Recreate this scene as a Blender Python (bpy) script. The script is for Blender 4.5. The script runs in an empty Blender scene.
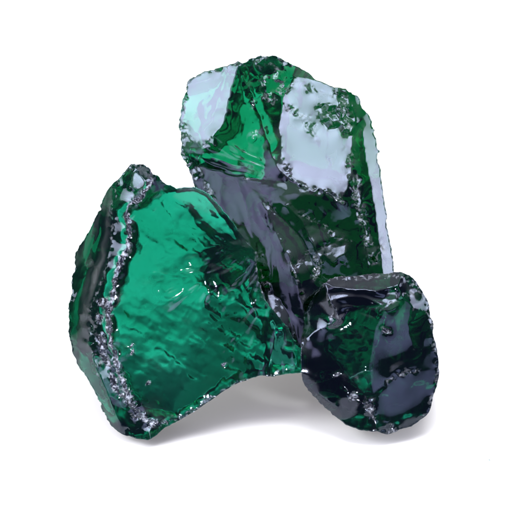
import bpy, math
import numpy as np
from mathutils import Vector
from mathutils.geometry import delaunay_2d_cdt

# ------------------------------------------------------------------ frame of reference
S = 0.0005                       # metres per reference unit (one unit = one pixel of a 510 wide frame)
PITCH = math.radians(25.0)       # the camera looks down on the table
DIST = 3200.0                    # camera distance in units
Y0 = 438.0                       # row where the front rock touches the table
cp, sp = math.cos(PITCH), math.sin(PITCH)
Rv = np.array([1.0, 0, 0]); Uv = np.array([0, sp, cp]); Fv = np.array([0, cp, -sp])
T0 = np.array([0, 0, (Y0 - 255) * cp * S])

def to_world(x, y, d):
    k = 1 + d / DIST
    return (T0[None] + ((x - 255) * k * S)[:, None] * Rv + ((255 - y) * k * S)[:, None] * Uv + (d * S)[:, None] * Fv)

def ground_depth(y):
    return (Y0 - y) * cp / (sp - (255 - y) * cp / DIST)

# ------------------------------------------------------------------ noise
def hash2(ix, iy, seed):
    n = (ix.astype(np.int64) * 374761393 + iy.astype(np.int64) * 668265263 + seed * 1442695041) & 0x7fffffff
    n = ((n ^ (n >> 13)) * 1274126177) & 0x7fffffff
    n = ((n ^ (n >> 15)) * 69069 + 12345) & 0x7fffffff
    return ((n ^ (n >> 11)) & 0xffffff) / float(0xffffff)

def vnoise(x, y, s, seed):
    x = x / s; y = y / s
    ix = np.floor(x); iy = np.floor(y); fx = x - ix; fy = y - iy
    fx = fx * fx * fx * (fx * (fx * 6 - 15) + 10); fy = fy * fy * fy * (fy * (fy * 6 - 15) + 10)
    a = hash2(ix, iy, seed); b = hash2(ix + 1, iy, seed); c = hash2(ix, iy + 1, seed); d = hash2(ix + 1, iy + 1, seed)
    return ((a + (b - a) * fx) * (1 - fy) + (c + (d - c) * fx) * fy) * 2 - 1

def fbm(x, y, s, seed, octs=4, g=0.5):
    v = 0; a = 1; t = 0
    for k in range(octs):
        v = v + a * vnoise(x + 17.3 * k, y - 9.1 * k, s / 2 ** k, seed + 31 * k); t += a; a *= g
    return v / t

def voronoi(x, y, s, seed):
    """cell id values (three random numbers) and the distance gap to the next cell"""
    gx = np.floor(x / s); gy = np.floor(y / s)
    best = np.full(x.shape, 1e9); sec = np.full(x.shape, 1e9); bx = gx.copy(); by = gy.copy()
    for i in (-1, 0, 1):
        for j in (-1, 0, 1):
            cx = gx + i; cy = gy + j
            px = (cx + hash2(cx, cy, seed)) * s; py = (cy + hash2(cx, cy, seed + 7)) * s
            d = np.hypot(px - x, py - y)
            m = d < best
            sec = np.where(m, best, np.minimum(sec, d)); bx = np.where(m, cx, bx); by = np.where(m, cy, by)
            best = np.where(m, d, best)
    return hash2(bx, by, seed + 11) * 2 - 1, hash2(bx, by, seed + 13) * 2 - 1, sec - best

def inside(x, y, poly):
    res = np.zeros(x.shape, bool); n = len(poly)
    for i in range(n):
        x1, y1 = poly[i]; x2, y2 = poly[(i + 1) % n]
        if y1 == y2: continue
        c = ((y1 > y) != (y2 > y)) & (x < (x2 - x1) * (y - y1) / (y2 - y1) + x1)
        res ^= c
    return res

def dist_line(x, y, pts, closed=False):
    d = np.full(x.shape, 1e9)
    n = len(pts)
    for i in range(n if closed else n - 1):
        x1, y1 = pts[i]; x2, y2 = pts[(i + 1) % n]
        dx, dy = x2 - x1, y2 - y1; l = dx * dx + dy * dy + 1e-9
        t = np.clip(((x - x1) * dx + (y - y1) * dy) / l, 0, 1)
        d = np.minimum(d, np.hypot(x - x1 - t * dx, y - y1 - t * dy))
    return d

def sm(a, b, v):
    t = np.clip((v - a) / (b - a), 0, 1); return t * t * (3 - 2 * t)

# ------------------------------------------------------------------ height from slopes
def solve(mask, gx, gy, z0, lam=2e-5, iters=1500, wt=None):
    """least squares height whose gradient follows (gx, gy) on the masked grid"""
    if wt is None: wt = np.ones(mask.shape)
    mx = (mask[:, 1:] & mask[:, :-1]) * np.minimum(wt[:, 1:], wt[:, :-1]); my = (mask[1:, :] & mask[:-1, :]) * np.minimum(wt[1:, :], wt[:-1, :])
    ex = 0.5 * (gx[:, 1:] + gx[:, :-1]) * mx; ey = 0.5 * (gy[1:, :] + gy[:-1, :]) * my
    def div(a, b):
        r = np.zeros(mask.shape); r[:, 1:] += a; r[:, :-1] -= a; r[1:, :] += b; r[:-1, :] -= b; return r
    def A(z):
        return div((z[:, 1:] - z[:, :-1]) * mx, (z[1:, :] - z[:-1, :]) * my) + lam * z * mask
    b = div(ex, ey) + lam * z0 * mask
    z = z0 * mask * 1.0; r = b - A(z); p = r.copy(); rs = (r * r).sum()
    for _ in range(iters):
        Ap = A(p); al = rs / ((p * Ap).sum() + 1e-30); z += al * p; r -= al * Ap
        rn = (r * r).sum()
        if rn < 1e-6: break
        p = r + rn / rs * p; rs = rn
    return z

def extend(z, mask, n=6):
    z = z.copy(); m = mask.copy()
    for _ in range(n):
        acc = np.zeros_like(z); cnt = np.zeros_like(z)
        for dy, dx in ((0, 1), (0, -1), (1, 0), (-1, 0)):
            acc += np.roll(z * m, (dy, dx), (0, 1)); cnt += np.roll(m * 1.0, (dy, dx), (0, 1))
        new = (~m) & (cnt > 0); z[new] = acc[new] / cnt[new]; m = m | new
    return z

def bil(grid, x, y, x0, y0, step=1.0):
    u = np.clip((x - x0) / step, 0, grid.shape[1] - 1.001); v = np.clip((y - y0) / step, 0, grid.shape[0] - 1.001)
    i = u.astype(int); j = v.astype(int); a = u - i; b = v - j
    return (grid[j, i] * (1 - a) + grid[j, i + 1] * a) * (1 - b) + (grid[j + 1, i] * (1 - a) + grid[j + 1, i + 1] * a) * b

# ------------------------------------------------------------------ rocks
def resample(poly, step, seed, amp):
    amp = amp * 1.5
    pts = []
    n = len(poly)
    for i in range(n):
        # Catmull-Rom blended with the straight edge: corners stay fairly crisp
        p0, p1, p2, p3 = [np.array(poly[(i + k) % n], float) for k in (-1, 0, 1, 2)]
        L = np.hypot(*(p2 - p1)); m = max(1, int(L / step))
        for k in range(m):
            t = k / m
            c = 0.5 * ((2 * p1) + (-p0 + p2) * t + (2 * p0 - 5 * p1 + 4 * p2 - p3) * t * t + (-p0 + 3 * p1 - 3 * p2 + p3) * t ** 3)
            pts.append(0.5 * c + 0.5 * (p1 + (p2 - p1) * t))
    pts = np.array(pts)
    x, y = pts[:, 0], pts[:, 1]
    tn = np.roll(pts, -2, 0) - np.roll(pts, 2, 0); tn /= np.hypot(tn[:, 0], tn[:, 1])[:, None] + 1e-9
    nrm = np.stack([tn[:, 1], -tn[:, 0]], 1)
    rough = 0.35 + 0.65 * sm(-0.2, 0.5, vnoise(x, y, 37, seed + 5))
    c1, _, _ = voronoi(x, y, 5.0, seed + 50)
    dsp = amp * rough * (0.9 * vnoise(x, y, 9, seed) + 0.6 * vnoise(x, y, 3.6, seed + 1) + 0.35 * c1 + 0.25 * vnoise(x, y, 1.6, seed + 2))
    return pts + nrm * dsp[:, None]

def tri_fill(outline, step, seed):
    rng = np.random.default_rng(seed)
    x0, y0 = outline.min(0); x1, y1 = outline.max(0)
    xs = np.arange(x0, x1, step); ys = np.arange(y0, y1, step * 0.866)
    X, Y = np.meshgrid(xs, ys); X[1::2] += step / 2
    X = X.ravel() + rng.uniform(-.15, .15, X.size) * step; Y = Y.ravel() + rng.uniform(-.15, .15, Y.size) * step
    # coarse outline keeps the inside test quick; distance test keeps points off the border
    m = inside(X, Y, outline[::1].tolist())
    X, Y = X[m], Y[m]
    d = dist_line(X, Y, outline[::2].tolist(), True)
    k = d > step * 0.6
    X, Y = X[k], Y[k]
    n = len(outline)
    vs = [Vector(p) for p in outline.tolist()] + [Vector((a, b)) for a, b in zip(X.tolist(), Y.tolist())]
    ed = [(i, (i + 1) % n) for i in range(n)]
    ov, oe, of, orig, _, _ = delaunay_2d_cdt(vs, ed, [], 1, 1e-5, True)
    V = np.array([(v.x, v.y) for v in ov])
    key = np.full(len(V), -1)
    for i, o in enumerate(orig):
        for q in o:
            if q < n: key[i] = q
    F = np.array([f for f in of if len(f) == 3])
    C = V[F].mean(1); bnd = (key[F] >= 0).sum(1) >= 2          # drop the triangles that only fill the convex hull
    ok = np.ones(len(F), bool); ok[bnd] = inside(C[bnd, 0], C[bnd, 1], outline.tolist()); F = F[ok]
    return V, F, key

class Rock:
    def __init__(s, name, outline, seed, level, jag=1.0):
        s.name = name; s.seed = seed; s.level = level
        s.out = resample(outline, 0.9, seed, jag)
        s.x0 = math.floor(s.out[:, 0].min()) - 3; s.y0 = math.floor(s.out[:, 1].min()) - 3
        w = int(s.out[:, 0].max() - s.x0 + 5); h = int(s.out[:, 1].max() - s.y0 + 5)
        s.Y, s.X = np.mgrid[s.y0:s.y0 + h, s.x0:s.x0 + w].astype(float)
        s.mask = inside(s.X, s.Y, s.out[::2].tolist())
        s.ed = dist_line(s.X, s.Y, s.out[::3].tolist(), True) * s.mask
        s.a = np.zeros(s.X.shape); s.b = np.zeros(s.X.shape)      # tilt to the right / upwards
        s.cr = np.zeros(s.X.shape)                                # crushed, frosted glass
        s.wt = np.ones(s.X.shape); s.prio = []
        s.wx = s.X + 2.2 * fbm(s.X, s.Y, 14, seed + 200) + 1.1 * vnoise(s.X, s.Y, 4, seed + 201)
        s.wy = s.Y + 2.2 * fbm(s.X, s.Y, 14, seed + 210) + 1.1 * vnoise(s.X, s.Y, 4, seed + 211)
    def face(s, poly, a, b, soft=0, curve=None, pr=0):
        m = inside(s.wx, s.wy, poly)
        if soft:
            d = dist_line(s.wx, s.wy, poly, True); w = np.where(m, sm(0, soft, d), 0.0)
        else: w = m * 1.0
        A, B = a, b
        s.wt = np.where(m, pr if pr else np.minimum(s.wt, 1), s.wt)
        if pr: s.prio.append((poly, a, b))
        if curve:                                     # (centre x, centre y, strength): bends the facet like a scallop
            cx, cy, k = curve; A = a + k * (s.X - cx) / 50; B = b - k * (s.Y - cy) / 50
        s.a = s.a * (1 - w) + A * w; s.b = s.b * (1 - w) + B * w
        return w
    def crush(s, pts, width, amp, cell=5.0, closed=False, frost=1.0):
        if width > 3: width = 0.5 + width * 0.68; cell *= 0.85
        d = dist_line(s.wx, s.wy, pts, closed)
        w = sm(width, width * 0.3, d + 0.5 * width * vnoise(s.X, s.Y, 7, s.seed + 301)) * (1 if width < 4 else sm(-0.55, 0.1, vnoise(s.X, s.Y, 10, s.seed + 302) + 0.4 * vnoise(s.X, s.Y, 4, s.seed + 303)))
        p, q, _ = voronoi(s.wx, s.wy, cell, s.seed + int(cell * 10))
        p2, q2, _ = voronoi(s.wx, s.wy, cell * 0.5, s.seed + int(cell * 10) + 3)
        s.a += w * amp * (p + 0.6 * p2); s.b += w * amp * (q + 0.6 * q2)
        s.cr = np.maximum(s.cr, w * frost)
    def crush_area(s, poly, amp, cell=5.0, frost=0.6, thr=-1.0):
        m = inside(s.wx, s.wy, poly) * sm(thr, thr + 0.25, vnoise(s.X, s.Y, 9, s.seed + 401))
        p, q, _ = voronoi(s.wx, s.wy, cell, s.seed + int(cell * 17))
        s.a += m * amp * p; s.b += m * amp * q
        s.cr = np.maximum(s.cr, m * frost)
    def ripple(s, poly, cx, cy, lam, amp, soft=6, growth=0.0):
        m = inside(s.wx, s.wy, poly); d = dist_line(s.wx, s.wy, poly, True); w = np.where(m, sm(0, soft, d), 0)
        dx, dy = s.X - cx, s.Y - cy; r = np.hypot(dx, dy) + 1e-6; th = np.arctan2(dy, dx)
        ph = (r + 3 * fbm(s.X, s.Y, 22, s.seed + 500, 3)) / (lam * (1 + growth * r / 100)) * 2 * math.pi
        v = (np.sin(ph) + 0.35 * np.sin(2.3 * ph + 1)) * (0.6 + 0.4 * vnoise(s.X, s.Y, 18, s.seed + 502))
        s.a += w * amp * v * dx / r; s.b -= w * amp * v * dy / r
    def rays(s, poly, cx, cy, n, amp, soft=5):
        """hackle lines running away from a point"""
        m = inside(s.wx, s.wy, poly); d = dist_line(s.wx, s.wy, poly, True); w = np.where(m, sm(0, soft, d), 0)
        dx, dy = s.X - cx, s.Y - cy; r = np.hypot(dx, dy) + 1e-6; th = np.arctan2(dy, dx) + 0.05 * fbm(s.X, s.Y, 25, s.seed + 71)
        v = vnoise(th * n, r / 60, 1.0, s.seed + 77) + 0.5 * vnoise(th * n * 2.7, r / 40, 1.0, s.seed + 78)
        s.a += w * amp * v * (-dy / r); s.b -= w * amp * v * (dx / r)
    def waves(s, amp, size, seed, poly=None):
        w = 1.0
        if poly is not None:
            m = inside(s.wx, s.wy, poly); w = np.where(m, sm(0, 6, dist_line(s.wx, s.wy, poly, True)), 0)
        s.a += w * amp * fbm(s.wx, s.wy, size, s.seed + seed, 3); s.b += w * amp * fbm(s.wx, s.wy, size, s.seed + seed + 9, 3)
    def front(s):
        s.a += 0.02 * fbm(s.X, s.Y, 16, s.seed + 91, 2); s.b += 0.02 * fbm(s.X, s.Y, 16, s.seed + 92, 2)
        # height towards the camera: falls the way a face is tilted (rows run downwards)
        z = solve(s.mask, -s.a, s.b, s.level, lam=s.lam, iters=2500, wt=s.wt)
        gyy, gxx = np.gradient(z)
        for poly, a, b in s.prio:
            m = inside(s.X, s.Y, poly) & s.mask & (s.ed > 2)
            print('facet', a, b, 'got', round(float(-np.median(gxx[m])), 2), round(float(np.median(gyy[m])), 2), 'spread', round(float(gxx[m].std()), 2), round(float(gyy[m].std()), 2))
        s.hf = extend(z, s.mask)
    lam = 3e-5
    def hfront(s, x, y): return bil(s.hf, x, y, s.x0, s.y0)
    def back(s, thick, round_w, cell=38, tilt=0.3, fine=0.12, plane=None):
        """back surface: thickness map + large random facets"""
        p, q, _ = voronoi(s.wx * 1.0, s.wy, cell, s.seed + 900)
        p2, q2, _ = voronoi(s.wx, s.wy, cell * 0.3, s.seed + 901)
        z = solve(s.mask, tilt * p + fine * p2, tilt * q + fine * q2, 0.0, lam=2e-4, iters=700)
        t = 1 - np.clip(s.ed / round_w, 0, 1); prof = np.sqrt(np.clip(1 - t * t, 0, 1))
        s.bk = extend(z, s.mask); s.th = extend(np.where(s.mask, thick * prof, 0), s.mask); s.pf = extend(prof * s.mask, s.mask)
        low = s.hf.copy()
        for _ in range(3):                        # smooth copy of the front: the back stays roughly parallel to it
            k = 9; c = np.cumsum(np.pad(low * s.mask, ((k + 1, k), (0, 0))), 0); a = c[2 * k + 1:] - c[:-2 * k - 1]
            c = np.cumsum(np.pad(a, ((0, 0), (k + 1, k))), 1); a = c[:, 2 * k + 1:] - c[:, :-2 * k - 1]
            m = np.pad(s.mask * 1.0, ((k + 1, k), (0, 0))); c = np.cumsum(m, 0); b = c[2 * k + 1:] - c[:-2 * k - 1]
            c = np.cumsum(np.pad(b, ((0, 0), (k + 1, k))), 1); b = c[:, 2 * k + 1:] - c[:, :-2 * k - 1]
            low = np.where(s.mask, a / np.maximum(b, 1), 0)
        if plane:                                 # a flat break behind one window of the front
            fit, app, soft = plane
            m = inside(s.X, s.Y, fit) & s.mask; q = np.stack([s.X[m], s.Y[m], np.ones(m.sum())], 1)
            c = np.linalg.lstsq(q, s.hf[m], rcond=None)[0]; pl = c[0] * s.X + c[1] * s.Y + c[2]
            k = sm(-soft, soft, dist_line(s.X, s.Y, app, True) * np.where(inside(s.X, s.Y, app), 1, -1)); low = low * (1 - k) + pl * k
        s.low = extend(low, s.mask)
    def build(s, mat, behind=None, shrink=0.05, step=0.8):
        Vf, Ff, Kf = tri_fill(s.out, step, s.seed)
        Vb, Fb, Kb = tri_fill(s.out, 1.7, s.seed + 1)
        x, y = Vf[:, 0], Vf[:, 1]
        df = -s.hfront(x, y)
        cr = np.clip(bil(s.cr, x, y, s.x0, s.y0), 0, 1)
        df += cr * (0.35 * vnoise(x, y, 2.6, s.seed + 67) + 0.09 * hash2(np.round(x * 40), np.round(y * 40), s.seed + 68))
        df = np.minimum(df, ground_depth(y))
        # back
        xb, yb = Vb[:, 0], Vb[:, 1]
        pf = bil(s.pf, xb, yb, s.x0, s.y0); th = bil(s.th, xb, yb, s.x0, s.y0)
        db = -bil(s.low, xb, yb, s.x0, s.y0) * pf - s.hfront(xb, yb) * (1 - pf) + th - bil(s.bk, xb, yb, s.x0, s.y0) * pf
        db += pf * 0.6 * fbm(xb, yb, 6, s.seed + 69, 3)
        db = np.maximum(db, -s.hfront(xb, yb) + np.minimum(bil(s.ed, xb, yb, s.x0, s.y0) * 0.8, 12) * (pf > 0))
        cx, cy = s.out.mean(0)
        k = shrink * pf * np.clip(th / 60, 0, 1.5)
        xs = xb + (cx - xb) * k; ys = yb + (cy - yb) * k
        if behind is not None:
            ins = bil(behind.mask * 1.0, xs, ys, behind.x0, behind.y0) * ((xs > behind.x0) & (xs < behind.x0 + behind.mask.shape[1] - 1) & (ys > behind.y0) & (ys < behind.y0 + behind.mask.shape[0] - 1))
            lim = -behind.hfront(xs, ys) - 2.5
            over = (ins > 0) & (db > lim)
            print(s.name, 'clamped against rock behind', int(over.sum()), 'of', len(db), 'min gap', float((lim + s.hfront(xb, yb))[ins > 0].min()))
            db = np.where(over, lim, db)
        gd = ground_depth(ys)                      # uneven underside: rests on its front lip, then rises a little
        lift = 0.70 * gd + 0.30 * np.minimum(gd, 10) + np.clip(gd / 12, 0, 1) * 7 * (fbm(xs, ys, 17, s.seed + 70, 3) - 0.4)
        db = np.minimum(db, np.minimum(np.maximum(lift, np.minimum(gd, -s.hfront(xb, yb) + 3)), gd - 0.3))
        nb = len(Vf)
        fkey = {int(k): i for i, k in enumerate(Kf) if k >= 0}
        remap = np.zeros(len(Vb), int); keep = []
        for i, kk in enumerate(Kb):
            if kk >= 0 and int(kk) in fkey: remap[i] = fkey[int(kk)]
            else: remap[i] = nb + len(keep); keep.append(i)
        P = np.concatenate([to_world(x, y, df), to_world(xs[keep], ys[keep], db[keep])])
        # triangles: image rows run downwards, so counter-clockwise there is clockwise seen from the camera
        faces = np.concatenate([Ff[:, ::-1], remap[Fb]])
        me = bpy.data.meshes.new(s.name)
        base = P[np.argmin(P[:, 2])].copy(); org = np.array([P[:, 0].mean(), P[:, 1].mean(), 0.0])
        me.from_pydata((P - org).tolist(), [], faces.tolist()); me.validate(); me.update()
        at = me.attributes.new('crushed', 'FLOAT', 'POINT')
        vals = np.concatenate([cr, np.zeros(len(keep))]).astype(np.float32)
        if len(at.data) == len(vals): at.data.foreach_set('value', vals)
        a2 = me.attributes.new('dull_break', 'FLOAT', 'POINT')                     # the hidden back and base are dull, weathered breaks
        a2.data.foreach_set('value', np.concatenate([np.zeros(nb), np.ones(len(keep))]).astype(np.float32))
        flat = np.concatenate([cr[Ff].mean(1) > 0.5, np.zeros(len(Fb), bool)])     # crushed glass breaks into crisp little facets
        me.polygons.foreach_set('use_smooth', (~flat).tolist() if len(flat) == len(me.polygons) else [True] * len(me.polygons))
        me.materials.append(mat)
        o = bpy.data.objects.new(s.name, me); o.location = org
        bpy.context.scene.collection.objects.link(o)
        print(s.name, 'verts', len(P), 'zmin', P[:, 2].min() / S, 'front depth', df.min(), df.max(), 'back', db.min(), db.max())
        return o

# ------------------------------------------------------------------ materials
def glass_material(name, sigma, seed=0.0):
    """sigma: absorption per reference unit for r, g, b"""
    m = bpy.data.materials.new(name); m.use_nodes = True; nt = m.node_tree; N = nt.nodes; L = nt.links; N.clear()
    out = N.new('ShaderNodeOutputMaterial')
    tc = N.new('ShaderNodeTexCoord')
    b = N.new('ShaderNodeBsdfPrincipled')
    b.inputs['Base Color'].default_value = (1, 1, 1, 1); b.inputs['Transmission Weight'].default_value = 1
    b.inputs['IOR'].default_value = 1.54; b.inputs['Specular Tint'].default_value = (0.68, 0.74, 1.0, 1)  # violet cast of the reflected light is put into this tint
    at = N.new('ShaderNodeAttribute'); at.attribute_name = 'crushed'
    n1 = N.new('ShaderNodeTexNoise'); n1.inputs['Scale'].default_value = 420; n1.inputs['Detail'].default_value = 6; n1.inputs['Roughness'].default_value = 0.65
    L.new(tc.outputs['Object'], n1.inputs['Vector'])
    n2 = N.new('ShaderNodeTexNoise'); n2.inputs['Scale'].default_value = 60; n2.inputs['Detail'].default_value = 5; n2.inputs['Distortion'].default_value = 1.2
    L.new(tc.outputs['Object'], n2.inputs['Vector'])
    # roughness: glossy, dull smears, frosted where crushed
    r1 = N.new('ShaderNodeMapRange'); r1.inputs[1].default_value = 0.45; r1.inputs[2].default_value = 0.75; r1.inputs[3].default_value = 0.02; r1.inputs[4].default_value = 0.12
    L.new(n2.outputs['Fac'], r1.inputs[0])
    r2 = N.new('ShaderNodeMath'); r2.operation = 'MULTIPLY_ADD'; r2.inputs[1].default_value = 0.16
    L.new(at.outputs['Fac'], r2.inputs[0]); L.new(r1.outputs[0], r2.inputs[2]); a2 = N.new('ShaderNodeAttribute'); a2.attribute_name = 'dull_break'
    r3_ = N.new('ShaderNodeMath'); r3_.operation = 'MULTIPLY_ADD'; r3_.inputs[1].default_value = 0.20
    L.new(a2.outputs['Fac'], r3_.inputs[0]); L.new(r2.outputs[0], r3_.inputs[2]); L.new(r3_.outputs[0], b.inputs['Roughness'])
    # bump: fine scratches and pits
    bp = N.new('ShaderNodeBump'); bp.inputs['Distance'].default_value = 0.0004
    bs = N.new('ShaderNodeMath'); bs.operation = 'MULTIPLY_ADD'; bs.inputs[1].default_value = 0.5; bs.inputs[2].default_value = 0.03
    L.new(at.outputs['Fac'], bs.inputs[0]); L.new(bs.outputs[0], bp.inputs['Strength'])
    L.new(n1.outputs['Fac'], bp.inputs['Height']); L.new(bp.outputs[0], b.inputs['Normal'])
    # crushed glass scatters a little light from its own surface
    d = N.new('ShaderNodeBsdfDiffuse'); d.inputs['Color'].default_value = (0.74, 0.78, 0.92, 1)
    mk = N.new('ShaderNodeMapRange'); mk.inputs[1].default_value = 0.52; mk.inputs[2].default_value = 0.68; mk.inputs[3].default_value = 0; mk.inputs[4].default_value = 0.5
    L.new(n1.outputs['Fac'], mk.inputs[0])
    mm = N.new('ShaderNodeMath'); mm.operation = 'MULTIPLY'; L.new(mk.outputs[0], mm.inputs[0]); L.new(at.outputs['Fac'], mm.inputs[1])
    mx = N.new('ShaderNodeMixShader'); L.new(mm.outputs[0], mx.inputs[0]); L.new(b.outputs[0], mx.inputs[1]); L.new(d.outputs[0], mx.inputs[2])
    L.new(mx.outputs[0], out.inputs['Surface'])
    v = N.new('ShaderNodeVolumeAbsorption')
    dmax = max(sigma); v.inputs['Color'].default_value = (*[1 - c / dmax for c in sigma], 1); v.inputs['Density'].default_value = dmax / S
    L.new(v.outputs[0], out.inputs['Volume'])
    return m

# ------------------------------------------------------------------ ROCK 1 : left, luminous emerald
o1 = [(132,163),(141,164),(148,168),(153,173),(160,178),(167,184),(174,188),(186,187),(196,188),(208,194),(216,203),(225,213),(235,227),(246,241),(256,252),(257,268),(261,288),(268,304),(280,318),(292,335),(301,351),(305,363),(303,372),(285,374),(262,377),(252,379),(238,383),(222,392),(208,402),(192,413),(178,421),(164,428),(157,435),(148,440),(135,438),(122,434),(115,430),(107,418),(100,402),(93,388),(84,373),(77,362),(72,352),(69,340),(68,325),(70,300),(72,280),(74,266),(74,257),(80,246),(88,233),(95,220),(100,210),(102,200),(107,191),(113,183),(121,176),(127,168)]
r1 = Rock('glass_rock', o1, 11, 12.0, 0.9)
ridge1 = [(152,172),(148,186),(140,196),(129,205),(126,216),(128,232),(127,246),(118,264),(113,290),(108,318),(111,340),(116,360),(122,380),(130,400),(140,415),(152,426)]
r1.a += 0.05; r1.b += 0.06
L1 = [(60,150)] + [(135,150),(152,172)] + ridge1[1:] + [(150,450),(60,450)]
r1.face(L1, -0.86, 0.0)
inner = [(118,180),(112,205),(112,240),(103,280),(93,300),(90,330),(90,346),(100,375),(110,400),(121,430)]
r1.face([(60,140),(125,150)] + inner + [(110,460),(50,440)], -1.2, -0.02)
r1.face([(90,345),(100,375),(110,400),(121,428),(150,428),(136,408),(124,384),(112,352),(106,335)], -0.34, -0.04, pr=3)
r1.face([(55,352),(73,350),(84,362),(96,384),(108,408),(118,430),(122,445),(90,445)], -1.15, -0.5)
bev = [(150,170),(160,184),(175,197),(190,210),(206,226),(222,238),(240,247),(262,252),(250,225),(210,180),(160,165)]
r1.face(bev, 0.13, 0.19, pr=3)
r1.face([(175,180),(176,196),(192,207),(214,214),(224,212),(205,185)], 0.10, 0.33, pr=4)
dk = [(196,262),(206,246),(222,238),(242,247),(262,252),(262,300),(236,306),(214,300),(200,288),(188,280)]
dkw = [(180,262),(196,240),(222,228),(246,240),(262,254),(270,310),(240,320),(205,312),(180,292)]; r1.waves(0.35, 15, 24, dkw)
lo = [(214,300),(240,306),(262,296),(285,315),(315,360),(300,385),(262,385),(220,400),(186,420),(190,390),(196,360),(204,330)]
r1.waves(0.16, 18, 25, lo)
front1 = ridge1 + [(190,420),(262,380),(305,380),(300,345),(258,300),(256,252),(222,238),(190,210),(160,184)]
r1.waves(0.12, 40, 20, front1); r1.waves(0.035, 9, 23, front1)
r1.waves(0.16, 16, 21, [(150,195),(225,240),(262,255),(262,320),(200,300),(150,230)])
r1.ripple(front1, 262, 215, 17, 0.055, growth=0.6)
r1.rays(dkw, 290, 225, 26, 0.30, soft=18); r1.rays(front1, 350, 90, 110, 0.05, soft=6)
r1.rays(lo, 300, 240, 22, 0.22, soft=16)
r1.rays([(150,270),(200,262),(215,300),(190,330),(150,300)], 215, 270, 7, 0.3)
r1.waves(0.2, 22, 22, [(60,150),(150,160)] + ridge1[2:] + [(110,440),(50,440)])
r1.rays([(60,200),(118,180),(112,240),(92,310),(60,350)], 120, 120, 30, 0.5)
r1.crush(ridge1, 4.5, 0.8, 4.5, frost=0.8)
r1.crush([(104,300),(98,325),(102,350),(112,375),(124,400),(136,416)], 7, 0.7, 5.0, frost=0.8)
r1.crush(inner[:8], 2, 0.5, 5.0, frost=0.25)
r1.crush([(130,166),(140,168),(150,174)], 7, 0.7, 5.0, frost=0.5)
r1.crush([(150,428),(185,415),(222,392),(250,380)], 5, 0.6, 5.0, frost=0.7)
r1.crush([(256,252),(259,270),(264,296)], 3, 0.6, 4.5, frost=0.6)
for cx, cy, w in ((149,383,1.8),(131,346,1.2),(132,352,1.3),(222,365,1.6)):
    r1.crush([(cx - 1.5, cy + 1.5), (cx + 1.5, cy - 1.5)], w, 1.0, 4.0, frost=1)
r1.face([(131,176),(136,172),(143,178),(146,184),(138,188),(130,186)], 0.06, 0.45, pr=4)
r1.face([(262,290),(280,315),(296,335),(285,352),(272,360),(262,330)], 0.12, 0.20, soft=3)
r1.rays([(256,260),(280,315),(305,350),(300,375),(270,375)], 262, 180, 40, 0.3)
r1.front()

# ------------------------------------------------------------------ ROCK 2 : tall, behind
o2 = [(186,88),(189,80),(197,76),(207,71),(220,68),(232,64),(238,61),(246,62),(255,58),(263,56),(272,55),(279,57),(286,62),(297,67),(308,73),(317,80),(328,85),(340,88),(352,92),(359,99),(363,108),(368,115),(372,124),(376,137),(378,150),(380,168),(383,190),(386,212),(389,235),(392,252),(394,268),(395,285),(394,305),(388,330),(374,352),(345,366),(320,372),(300,372),(291,360),(282,345),(270,328),(258,312),(250,295),(246,275),(243,258),(235,246),(223,231),(211,216),(200,201),(196,190),(191,176),(187,166),(182,156),(180,145),(182,135),(180,126),(180,117),(182,107),(184,97)]
r2 = Rock('glass_rock', o2, 29, -72.0, 1.1)
r2.a += 0.05; r2.b += 0.1
# emerald window
r2.face([(175,60),(300,50),(290,200),(262,205),(240,182),(215,172),(180,160)], 0.02, 0.03, pr=3)
A2 = [(170,92),(192,84),(215,80),(236,66),(234,80),(230,97),(227,110),(222,125),(213,138),(214,149),(202,146),(186,134),(170,130)]
r2.face(A2, -0.50, 0.22, pr=6)
r2.face([(170,92),(192,84),(215,80),(237,67),(238,50),(170,60)], -0.17, 0.26)
r2.face([(238,50),(246,85),(262,120),(275,160),(290,185),(282,150),(280,120),(284,95),(292,78),(285,50)], 0.55, -0.05, pr=2)
D2 = [(284,95),(292,78),(318,80),(350,92),(356,120),(354,150),(350,178),(342,202),(334,194),(318,190),(302,186),(290,178),(284,160),(281,140),(280,120)]
r2.face([(275,50),(300,60),(345,85),(365,112),(360,130),(330,90),(290,78)], 0.15, 1.3)
r2.face(D2, 0.06, 0.45, pr=8)
# right strip and its crushed border
r2.face([(346,88),(356,118),(362,150),(366,180),(371,210),(376,245),(380,280),(384,340),(410,340),(405,90)], 1.15, 0.12, pr=6)
r2.face([(352,120),(362,125),(366,150),(370,180),(375,210),(380,245),(384,280),(362,285),(350,240),(346,205),(352,170)], 0.35, 0.1)
# lower dark basin
low2 = [(262,202),(290,180),(302,188),(334,196),(350,215),(372,250),(384,285),(384,350),(300,380),(300,290),(292,258),(280,240),(267,225)]
r2.face(low2, 0.28, 0.10, curve=(320, 250, 0.08), pr=2)
r2.face([(268,205),(290,188),(320,198),(345,225),(330,238),(300,215),(280,212)], 0.2, 0.05)
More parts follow.
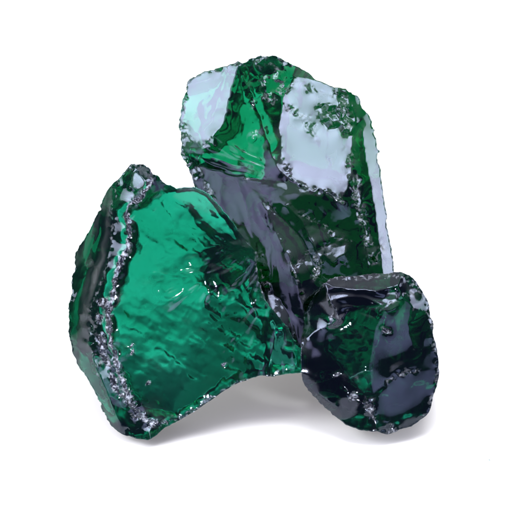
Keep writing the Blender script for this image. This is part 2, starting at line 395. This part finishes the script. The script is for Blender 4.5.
# slate lobe
G2 = [(180,160),(198,166),(215,170),(240,181),(256,194),(264,208),(267,225),(280,240),(292,258),(300,290),(304,318),(304,345),(250,345),(235,300),(215,240),(185,190)]
r2.face(G2, -0.17, 0.22, curve=(250, 240, 0.02), pr=20)
r2.face([(254,300),(262,285),(280,300),(290,320),(296,345),(310,345),(310,380),(250,380)], 0.0, 0.12, curve=(275,335,0.6))
r2.rays(G2, 205, 60, 34, 0.09, soft=3); r2.rays(G2, 190, 90, 9, 0.05, soft=3)
r2.rays([(262,225),(280,240),(300,270),(306,320),(250,320)], 262, 150, 30, 0.16)
r2.waves(0.16, 18, 30, [(180,140),(235,90),(262,110),(290,190),(262,200),(215,172)])
r2.rays([(185,150),(215,135),(262,150),(272,190),(215,172)], 300, 185, 26, 0.35)
r2.waves(0.5, 24, 31, [(240,60),(290,60),(282,150),(290,190),(262,190),(255,120)])
r2.waves(0.045, 22, 32, A2); r2.waves(0.035, 26, 33, D2)
r2.ripple(low2, 300, 170, 24, 0.26, growth=0.8)
r2.waves(0.3, 20, 34, low2)
r2.waves(0.12, 12, 35, [(352,92),(372,120),(396,280),(384,280),(366,150)])
r2.crush([(212,138),(202,146),(188,136),(182,120)], 3, 0.4, 4.5, frost=0.5)
r2.crush(o2[:7], 5, 0.6, 5.5, frost=0.6)
r2.crush(o2[-10:] + [o2[0]], 6, 0.7, 5.0, frost=0.9)
r2.crush(o2[6:13], 6, 0.9, 6.0, frost=0.5)
r2.crush([(262,60),(283,84),(278,105),(268,95)], 8, 1.1, 7.0, frost=0.4)
r2.crush([(284,88),(300,84),(320,92),(345,96)], 6, 0.5, 6.0, frost=0.35)
r2.crush([(290,110),(302,118),(312,130),(316,140)], 8, 0.35, 5.0, frost=0.4)
cav = [(316,108),(322,104),(338,106),(347,112),(347,124),(340,129),(328,130),(320,122)]
r2.face(cav, 0.12, -0.25); r2.crush_area(cav, 0.5, 4.0, 0.15)
r2.crush([(341,98),(348,118),(348,140),(349,165),(356,190),(360,215),(368,240),(374,262)], 8, 1.0, 6.0, frost=0.5)
r2.crush([(284,160),(292,178),(304,187),(334,195),(342,203)], 2.6, 0.6, 4.5, frost=0.5)
r2.crush([(330,250),(345,262),(370,262),(380,250)], 12, 0.8, 9.0, frost=0.15)
r2.crush([(300,262),(310,250),(318,262),(314,280)], 5, 0.9, 6.0, frost=0.3)
r2.crush([(258,256),(262,275),(275,300),(272,325)], 6, 0.7, 5.0, frost=0.5)
r2.crush([(198,170),(206,186),(216,200)], 3, 0.4, 5.0, frost=0.8)
for cx, cy, w in ((252,105,3),(262,82,5),(248,178,3),(254,134,2)):
    r2.crush([(cx - 1.5, cy + 2), (cx + 1.5, cy - 2)], w, 1.0, 4.0, frost=0.8)
gl = [(322,246),(331,243),(336,247),(345,246),(346,252),(338,258),(334,264),(328,258)]
r2.face(gl, 0.06, 0.45, pr=5)
r2.face([(266,210),(290,203),(312,222),(306,262),(292,258),(278,238)], 0.30, 0.08, pr=6)
r2.face([(268,208),(284,204),(300,216),(312,236),(322,262),(312,266),(300,240),(286,224)], -0.30, 0.02, soft=3, pr=2)
r2.face([(300,196),(330,198),(350,216),(340,222),(322,212)], 0.30, -0.02, soft=2, pr=2)
r2.crush([(300,213),(318,222),(338,238),(352,242)], 1.8, 0.6, 4.0, frost=0.4)
r2.crush([(292,262),(300,285),(304,300)], 2, 0.6, 4.0, frost=0.4)
r2.front()

# ------------------------------------------------------------------ ROCK 3 : right, dark
o3 = [(325,283),(330,278),(338,276),(350,276),(362,275),(374,273),(386,274),(394,272),(402,272),(410,276),(417,283),(422,291),(427,300),(430,312),(432,325),(434,338),(437,350),(438,362),(439,373),(437,386),(434,394),(432,404),(428,414),(420,420),(412,426),(400,430),(388,434),(375,432),(360,430),(346,425),(336,417),(327,408),(316,399),(307,388),(302,379),(301,365),(301,345),(303,330),(305,315),(309,303),(316,293)]
r3 = Rock('glass_rock', o3, 47, 25.0, 0.9)
r3.a += 0.0; r3.b += 0.0
r3.face([(300,280),(325,283),(345,290),(372,291),(398,285),(420,270),(300,260)], 0.0, 1.05)
r3.face([(325,284),(345,290),(372,291),(396,286),(384,305),(366,310),(345,312),(330,300)], 0.0, 0.05)
r3.face([(325,284),(330,300),(340,318),(322,330),(312,345),(295,350),(295,310)], -1.15, -0.05, pr=3)
gt = [(340,318),(350,310),(372,308),(384,305),(374,330),(368,370),(352,345)]
r3.face(gt, -0.05, 0.15, pr=3)
r3.face([(322,328),(340,318),(352,345),(368,372),(362,400),(335,376),(300,372),(296,345)], 0.05, 0.04, curve=(330,350,0.08), pr=3)
sl = [(384,305),(400,295),(425,300),(445,350),(445,380),(400,372),(385,386),(372,400),(366,372),(372,332)]
r3.face(sl, 0.30, -0.03, soft=5, curve=(400,340,0.08), pr=5)
r3.face([(398,285),(402,296),(425,318),(445,340),(440,270),(400,265)], 0.9, 0.4)
r3.face([(385,386),(400,374),(425,372),(445,372),(445,400),(425,425),(400,440),(378,440),(372,400)], 0.34, -0.10, curve=(405,400,0.12))
r3.face([(296,372),(320,374),(336,378),(350,392),(362,402),(372,400),(380,440),(340,440)], -0.26, -0.10, pr=3)
r3.face([(296,376),(308,386),(322,398),(340,410),(350,440),(290,440)], -0.6, -0.9)
lp = [(388,292),(396,290),(398,300),(401,306),(390,312),(382,311),(381,303)]
r3.face(lp, 0.06, 0.45, pr=6)
r3.face([(426,300),(432,318),(420,352),(412,345),(408,325),(414,305)], 0.9, 0.0)
r3.waves(0.10, 26, 40)
r3.waves(0.2, 16, 41, [(318,330),(352,330),(366,372),(362,400),(300,375)])
r3.ripple([(372,332),(400,300),(445,340),(445,430),(370,440)], 352, 300, 26, 0.07, growth=0.5)
r3.ripple([(325,284),(398,284),(384,306),(345,312)], 350, 370, 12, 0.38, soft=3)
r3.rays(gt, 325, 300, 14, 0.22)
r3.crush([(325,284),(333,279),(350,278),(386,277),(402,275),(417,287)], 4, 0.7, 5.0, frost=0.5)
r3.crush(o3[10:28], 4, 0.6, 5.0, frost=0.45)
r3.crush([(366,400),(372,415),(385,426),(395,430)], 6, 0.7, 5.0, frost=0.6)
r3.crush([(384,306),(400,297),(420,290)], 3, 0.6, 5.0, frost=0.5)
r3.crush([(325,284),(329,300),(340,318)], 2, 0.5, 4.0, frost=0.5)
r3.crush([(386,385),(400,373),(420,370)], 2.5, 0.4, 4.0, frost=0.35)
for cx, cy, w in ((337,374,3),(352,398,3),(387,330,4),(333,316,2)):
    r3.crush([(cx - 1.5, cy + 1), (cx + 1.5, cy - 1)], w, 1.0, 4.0, frost=0.8)
r3.front()

# thickness of each rock
def blob(r, cx, cy, sx, sy): return np.exp(-((r.X - cx) / sx) ** 2 - ((r.Y - cy) / sy) ** 2)
def zones(r, base, rw, lst, soft=9.0):
    T = np.full(r.X.shape, float(base)); W = np.full(r.X.shape, float(rw))
    for poly, t, w_ in lst:
        sd = dist_line(r.wx, r.wy, poly, True) * np.where(inside(r.wx, r.wy, poly), 1, -1)
        k = sm(-soft * 0.5, soft * 0.5, sd); T = T * (1 - k) + t * k; W = W * (1 - k) + w_ * k
    return T, W
em2 = [(236,66),(234,80),(230,97),(224,125),(212,140),(195,146),(183,150),(183,172),(215,184),(243,196),(268,200),(275,180),(276,155),(268,125),(254,100),(244,80)]
T, W = zones(r1, 60, 6, [(L1, 120, 9), ([(60,140),(125,150)] + inner + [(110,460),(50,440)], 165, 6), (bev, 55, 5), ([(262,290),(280,315),(310,350),(310,380),(266,380),(272,345)], 40, 10), ([(90,345),(100,375),(110,400),(121,430),(150,430),(136,408),(124,384),(110,352)], 70, 12)])
T = T + 26 * blob(r1, 228, 266, 26, 22) + 8 * blob(r1, 235, 335, 26, 50) - 14 * blob(r1, 165, 385, 38, 40)
u = r1.wx * 0.8 + r1.wy * 0.6; v = -r1.wx * 0.6 + r1.wy * 0.8
T = T + (5.0 + 4 * sm(170, 240, r1.X)) * fbm(u * 0.35, v, 15, 610, 4)
r1.back(T, W, 34, 0.15, 0.20, plane=([(150,215),(215,245),(240,300),(230,370),(160,410),(125,330),(135,250)], ridge1 + [(190,430),(262,395),(318,385),(318,350),(266,250),(230,200),(190,175),(160,160)], 7))
T, W = zones(r2, 150, 14, [([(240,50),(300,50),(284,95),(281,140),(290,178),(262,200),(240,150)], 105, 16), (A2, 85, 8), (em2, 68, 8), (D2, 122, 10), ([(296,194),(325,197),(350,214),(356,240),(338,240),(312,226),(298,212)], 92, 10), ([(262,215),(276,240),(286,262),(284,290),(268,280),(262,250)], 105, 10), (low2, 165, 14), (G2, 170, 10), ([(362,100),(376,210),(384,280),(384,330),(410,330),(400,100)], 60, 12)], 20)
T = T + 12 * fbm(r2.wx, r2.wy * 0.6, 22, 640, 4)
r2.back(T, W, 40, 0.14, 0.14, plane=([(236,90),(248,110),(258,135),(260,160),(235,168),(205,158),(228,125)], [(170,50),(270,40),(285,95),(283,150),(275,200),(240,185),(262,205),(240,196),(215,186),(170,180)], 6))
r3Y = r3.Y; sY = r3.Y + 7 * fbm(r3.X, r3.Y, 16, 77, 3) + (r3.X - 350) * 0.25
slope = np.where(sY < 378, np.clip(12 + (378 - sY) * 0.9, 10, 80), 16 + (sY - 378) * 1.2) + 5 * fbm(r3.X, r3.Y, 12, 78, 3)
T, W = zones(r3, 140, 8, [(sl, 175, 8),  ([(300,378),(330,382),(362,402),(372,440),(320,440)], 90, 12)])
gz = [(318,322),(334,312),(350,303),(378,300),(388,304),(380,335),(373,402),(360,398),(342,376),(326,352)]
k = sm(-3, 5, dist_line(r3.wx, r3.wy, gz, True) * np.where(inside(r3.wx, r3.wy, gz), 1, -1))
T = T * (1 - k) + slope * k
r3.back(T, W, 34, 0.16, 0.08)

g1 = glass_material('emerald_glass', (0.095, 0.0245, 0.0345))
g2 = glass_material('deep_green_glass', (0.095, 0.0235, 0.0375))
g3 = glass_material('bottle_green_glass', (0.095, 0.027, 0.037))

def tag(o, label, cat, group=None):
    o['label'] = label; o['category'] = cat
    if group: o['group'] = group
GRP = 'rough chunks of green glass'
a = r1.build(g1, behind=r2)
tag(a, 'bright emerald translucent glass rock with broad flat face, leaning at the left front', 'rock', GRP)
a = r2.build(g2)
tag(a, 'tallest green glass rock standing behind the others with two pale mirror-like facets', 'rock', GRP)
a = r3.build(g3, behind=r2)
tag(a, 'smallest and darkest glass rock, rounded blackish green lump at the right front', 'rock', GRP)

# crumb of glass on the table
rng = np.random.default_rng(5)
import bmesh
bm = bmesh.new(); bmesh.ops.create_icosphere(bm, subdivisions=2, radius=1.1 * S)
for v in bm.verts: v.co *= 1 + 0.35 * (rng.random() - 0.5); v.co.z *= 0.6
me = bpy.data.meshes.new('glass_crumb'); bm.to_mesh(me); bm.free(); me.materials.append(g2)
o = bpy.data.objects.new('glass_crumb', me); bpy.context.scene.collection.objects.link(o)
gp = to_world(np.array([489.0]), np.array([460.5]), ground_depth(np.array([460.5])))[0]
o.location = (gp[0], gp[1], -min(v.co.z for v in me.vertices))
tag(o, 'tiny grey crumb lying alone on the white table at far right', 'crumb')

# ------------------------------------------------------------------ table
m = bpy.data.materials.new('white_sweep'); m.use_nodes = True; nt = m.node_tree
b = nt.nodes['Principled BSDF']; b.inputs['Base Color'].default_value = (0.90, 0.875, 0.86, 1); b.inputs['Roughness'].default_value = 0.6
nz = nt.nodes.new('ShaderNodeTexNoise'); nz.inputs['Scale'].default_value = 900; bp = nt.nodes.new('ShaderNodeBump'); bp.inputs['Strength'].default_value = 0.05
nt.links.new(nz.outputs['Fac'], bp.inputs['Height']); nt.links.new(bp.outputs[0], b.inputs['Normal'])
me = bpy.data.meshes.new('table_surface')
q = 6.0; me.from_pydata([(-q, -q, 0), (q, -q, 0), (q, q, 0), (-q, q, 0)], [], [(0, 1, 2, 3)]); me.materials.append(m)
o = bpy.data.objects.new('table_surface', me); o['kind'] = 'structure'; bpy.context.scene.collection.objects.link(o)

# ------------------------------------------------------------------ light
sc = bpy.context.scene
w = bpy.data.worlds.new('World'); sc.world = w; w.use_nodes = True; nt = w.node_tree; N = nt.nodes; L = nt.links
bg = N['Background']; tc = N.new('ShaderNodeTexCoord'); sx = N.new('ShaderNodeSeparateXYZ'); L.new(tc.outputs['Generated'], sx.inputs[0])
mr = N.new('ShaderNodeMapRange'); mr.interpolation_type = 'SMOOTHSTEP'; mr.inputs[1].default_value = 0.12; mr.inputs[2].default_value = 0.6
L.new(sx.outputs['Y'], mr.inputs[0])
mz = N.new('ShaderNodeMapRange'); mz.interpolation_type = 'SMOOTHSTEP'; mz.inputs[1].default_value = 0.6; mz.inputs[2].default_value = 0.9
L.new(sx.outputs['Z'], mz.inputs[0]); mxx = N.new('ShaderNodeMath'); mxx.operation = 'MAXIMUM'; L.new(mr.outputs[0], mxx.inputs[0]); L.new(mz.outputs[0], mxx.inputs[1])
mc = N.new('ShaderNodeMix'); mc.data_type = 'RGBA'
mc.inputs[6].default_value = (0.10, 0.12, 0.24, 1); mc.inputs[7].default_value = (1.30, 1.30, 1.36, 1)
L.new(mxx.outputs[0], mc.inputs[0]); L.new(mc.outputs[2], bg.inputs['Color']); bg.inputs['Strength'].default_value = 1.0

ctr = to_world(np.array([250.0]), np.array([260.0]), np.array([20.0]))[0]
def softbox(name, a, b, size, dist, rad, col):
    """reflects into the camera from a facet tilted a (right) and b (up)"""
    n = np.array([a, b, 1.0]); n /= np.linalg.norm(n); v = np.array([0, 0, 1.0]); r = 2 * n[2] * n - v
    wdir = r[0] * Rv + r[1] * Uv - r[2] * Fv
    ld = bpy.data.lights.new(name, 'AREA'); ld.shape = 'RECTANGLE'; ld.size = size[0]; ld.size_y = size[1]
    ld.energy = rad * math.pi * size[0] * size[1]; ld.color = col
    o = bpy.data.objects.new(name, ld); o.location = (ctr + wdir * dist).tolist()
    o.rotation_euler = Vector((-wdir).tolist()).to_track_quat('-Z', 'Y').to_euler(); sc.collection.objects.link(o)
    # a softbox is brightest in its middle and fades towards its edges
    ld.use_nodes = True; nt = ld.node_tree; em = nt.nodes['Emission']
    g = nt.nodes.new('ShaderNodeNewGeometry'); vs = nt.nodes.new('ShaderNodeVectorMath'); vs.operation = 'DISTANCE'; vs.inputs[1].default_value = (0.5, 0.5, 0)
    sp_ = nt.nodes.new('ShaderNodeSeparateXYZ'); cb = nt.nodes.new('ShaderNodeCombineXYZ')
    nt.links.new(g.outputs['Parametric'], sp_.inputs[0]); nt.links.new(sp_.outputs[0], cb.inputs[0]); nt.links.new(sp_.outputs[1], cb.inputs[1])
    nt.links.new(cb.outputs[0], vs.inputs[0])
    mr = nt.nodes.new('ShaderNodeMapRange'); mr.interpolation_type = 'SMOOTHSTEP'
    for k, v in zip((1, 2, 3, 4), (0.0, 0.72, 1.15, 0.25)): mr.inputs[k].default_value = v
    nt.links.new(vs.outputs['Value'], mr.inputs[0]); nt.links.new(mr.outputs[0], em.inputs['Strength'])
softbox('top_softbox', 0.06, 0.45, (0.75, 0.6), 1.4, 15.5, (0.92, 0.96, 1.0))
softbox('left_softbox', -0.50, 0.22, (0.8, 0.85), 1.4, 15.5, (0.92, 0.96, 1.0))
softbox('left_fill', -0.32, -0.04, (0.8, 0.5), 1.5, 3.0, (0.74, 0.74, 1.0))
softbox('right_fill', 0.30, -0.04, (0.8, 0.5), 1.5, 2.2, (0.66, 0.72, 1.0))
softbox('high_fill', -0.17, 0.21, (0.62, 0.5), 1.5, 3.4, (0.80, 0.74, 1.0))  # unseen lamp added so the slate lobe has lavender to reflect
softbox('added_shadow_fill', -0.03, -0.13, (0.055, 0.055), 1.5, 3200.0, (1.0, 0.98, 0.96))  # unseen lamp added to lift the ground shade between the rocks
softbox('added_strip_fill', 1.18, 0.20, (0.8, 1.0), 1.4, 10.0, (0.86, 0.90, 1.0))  # unseen lamp added to make the tall rock's right strip reflect pale

# ------------------------------------------------------------------ camera and render
cd = bpy.data.cameras.new('camera'); cd.sensor_width = 36; cd.lens = 36 * DIST / 510.0; cd.clip_start = 0.05; cd.clip_end = 100
cam = bpy.data.objects.new('camera', cd); sc.collection.objects.link(cam)
cam.location = (T0 - Fv * DIST * S).tolist(); cam.rotation_euler = (math.pi / 2 - PITCH, 0, 0)
sc.camera = cam
sc.render.engine = 'CYCLES'
c = sc.cycles
c.use_denoising = True
try: c.denoiser = 'OPENIMAGEDENOISE'
except Exception: pass
c.max_bounces = 14; c.transmission_bounces = 12; c.glossy_bounces = 6; c.diffuse_bounces = 3; c.volume_bounces = 0
c.caustics_refractive = False; c.caustics_reflective = False; c.sample_clamp_indirect = 6
sc.view_settings.view_transform = 'Standard'; sc.view_settings.look = 'None'; sc.view_settings.exposure = 0; sc.view_settings.gamma = 1
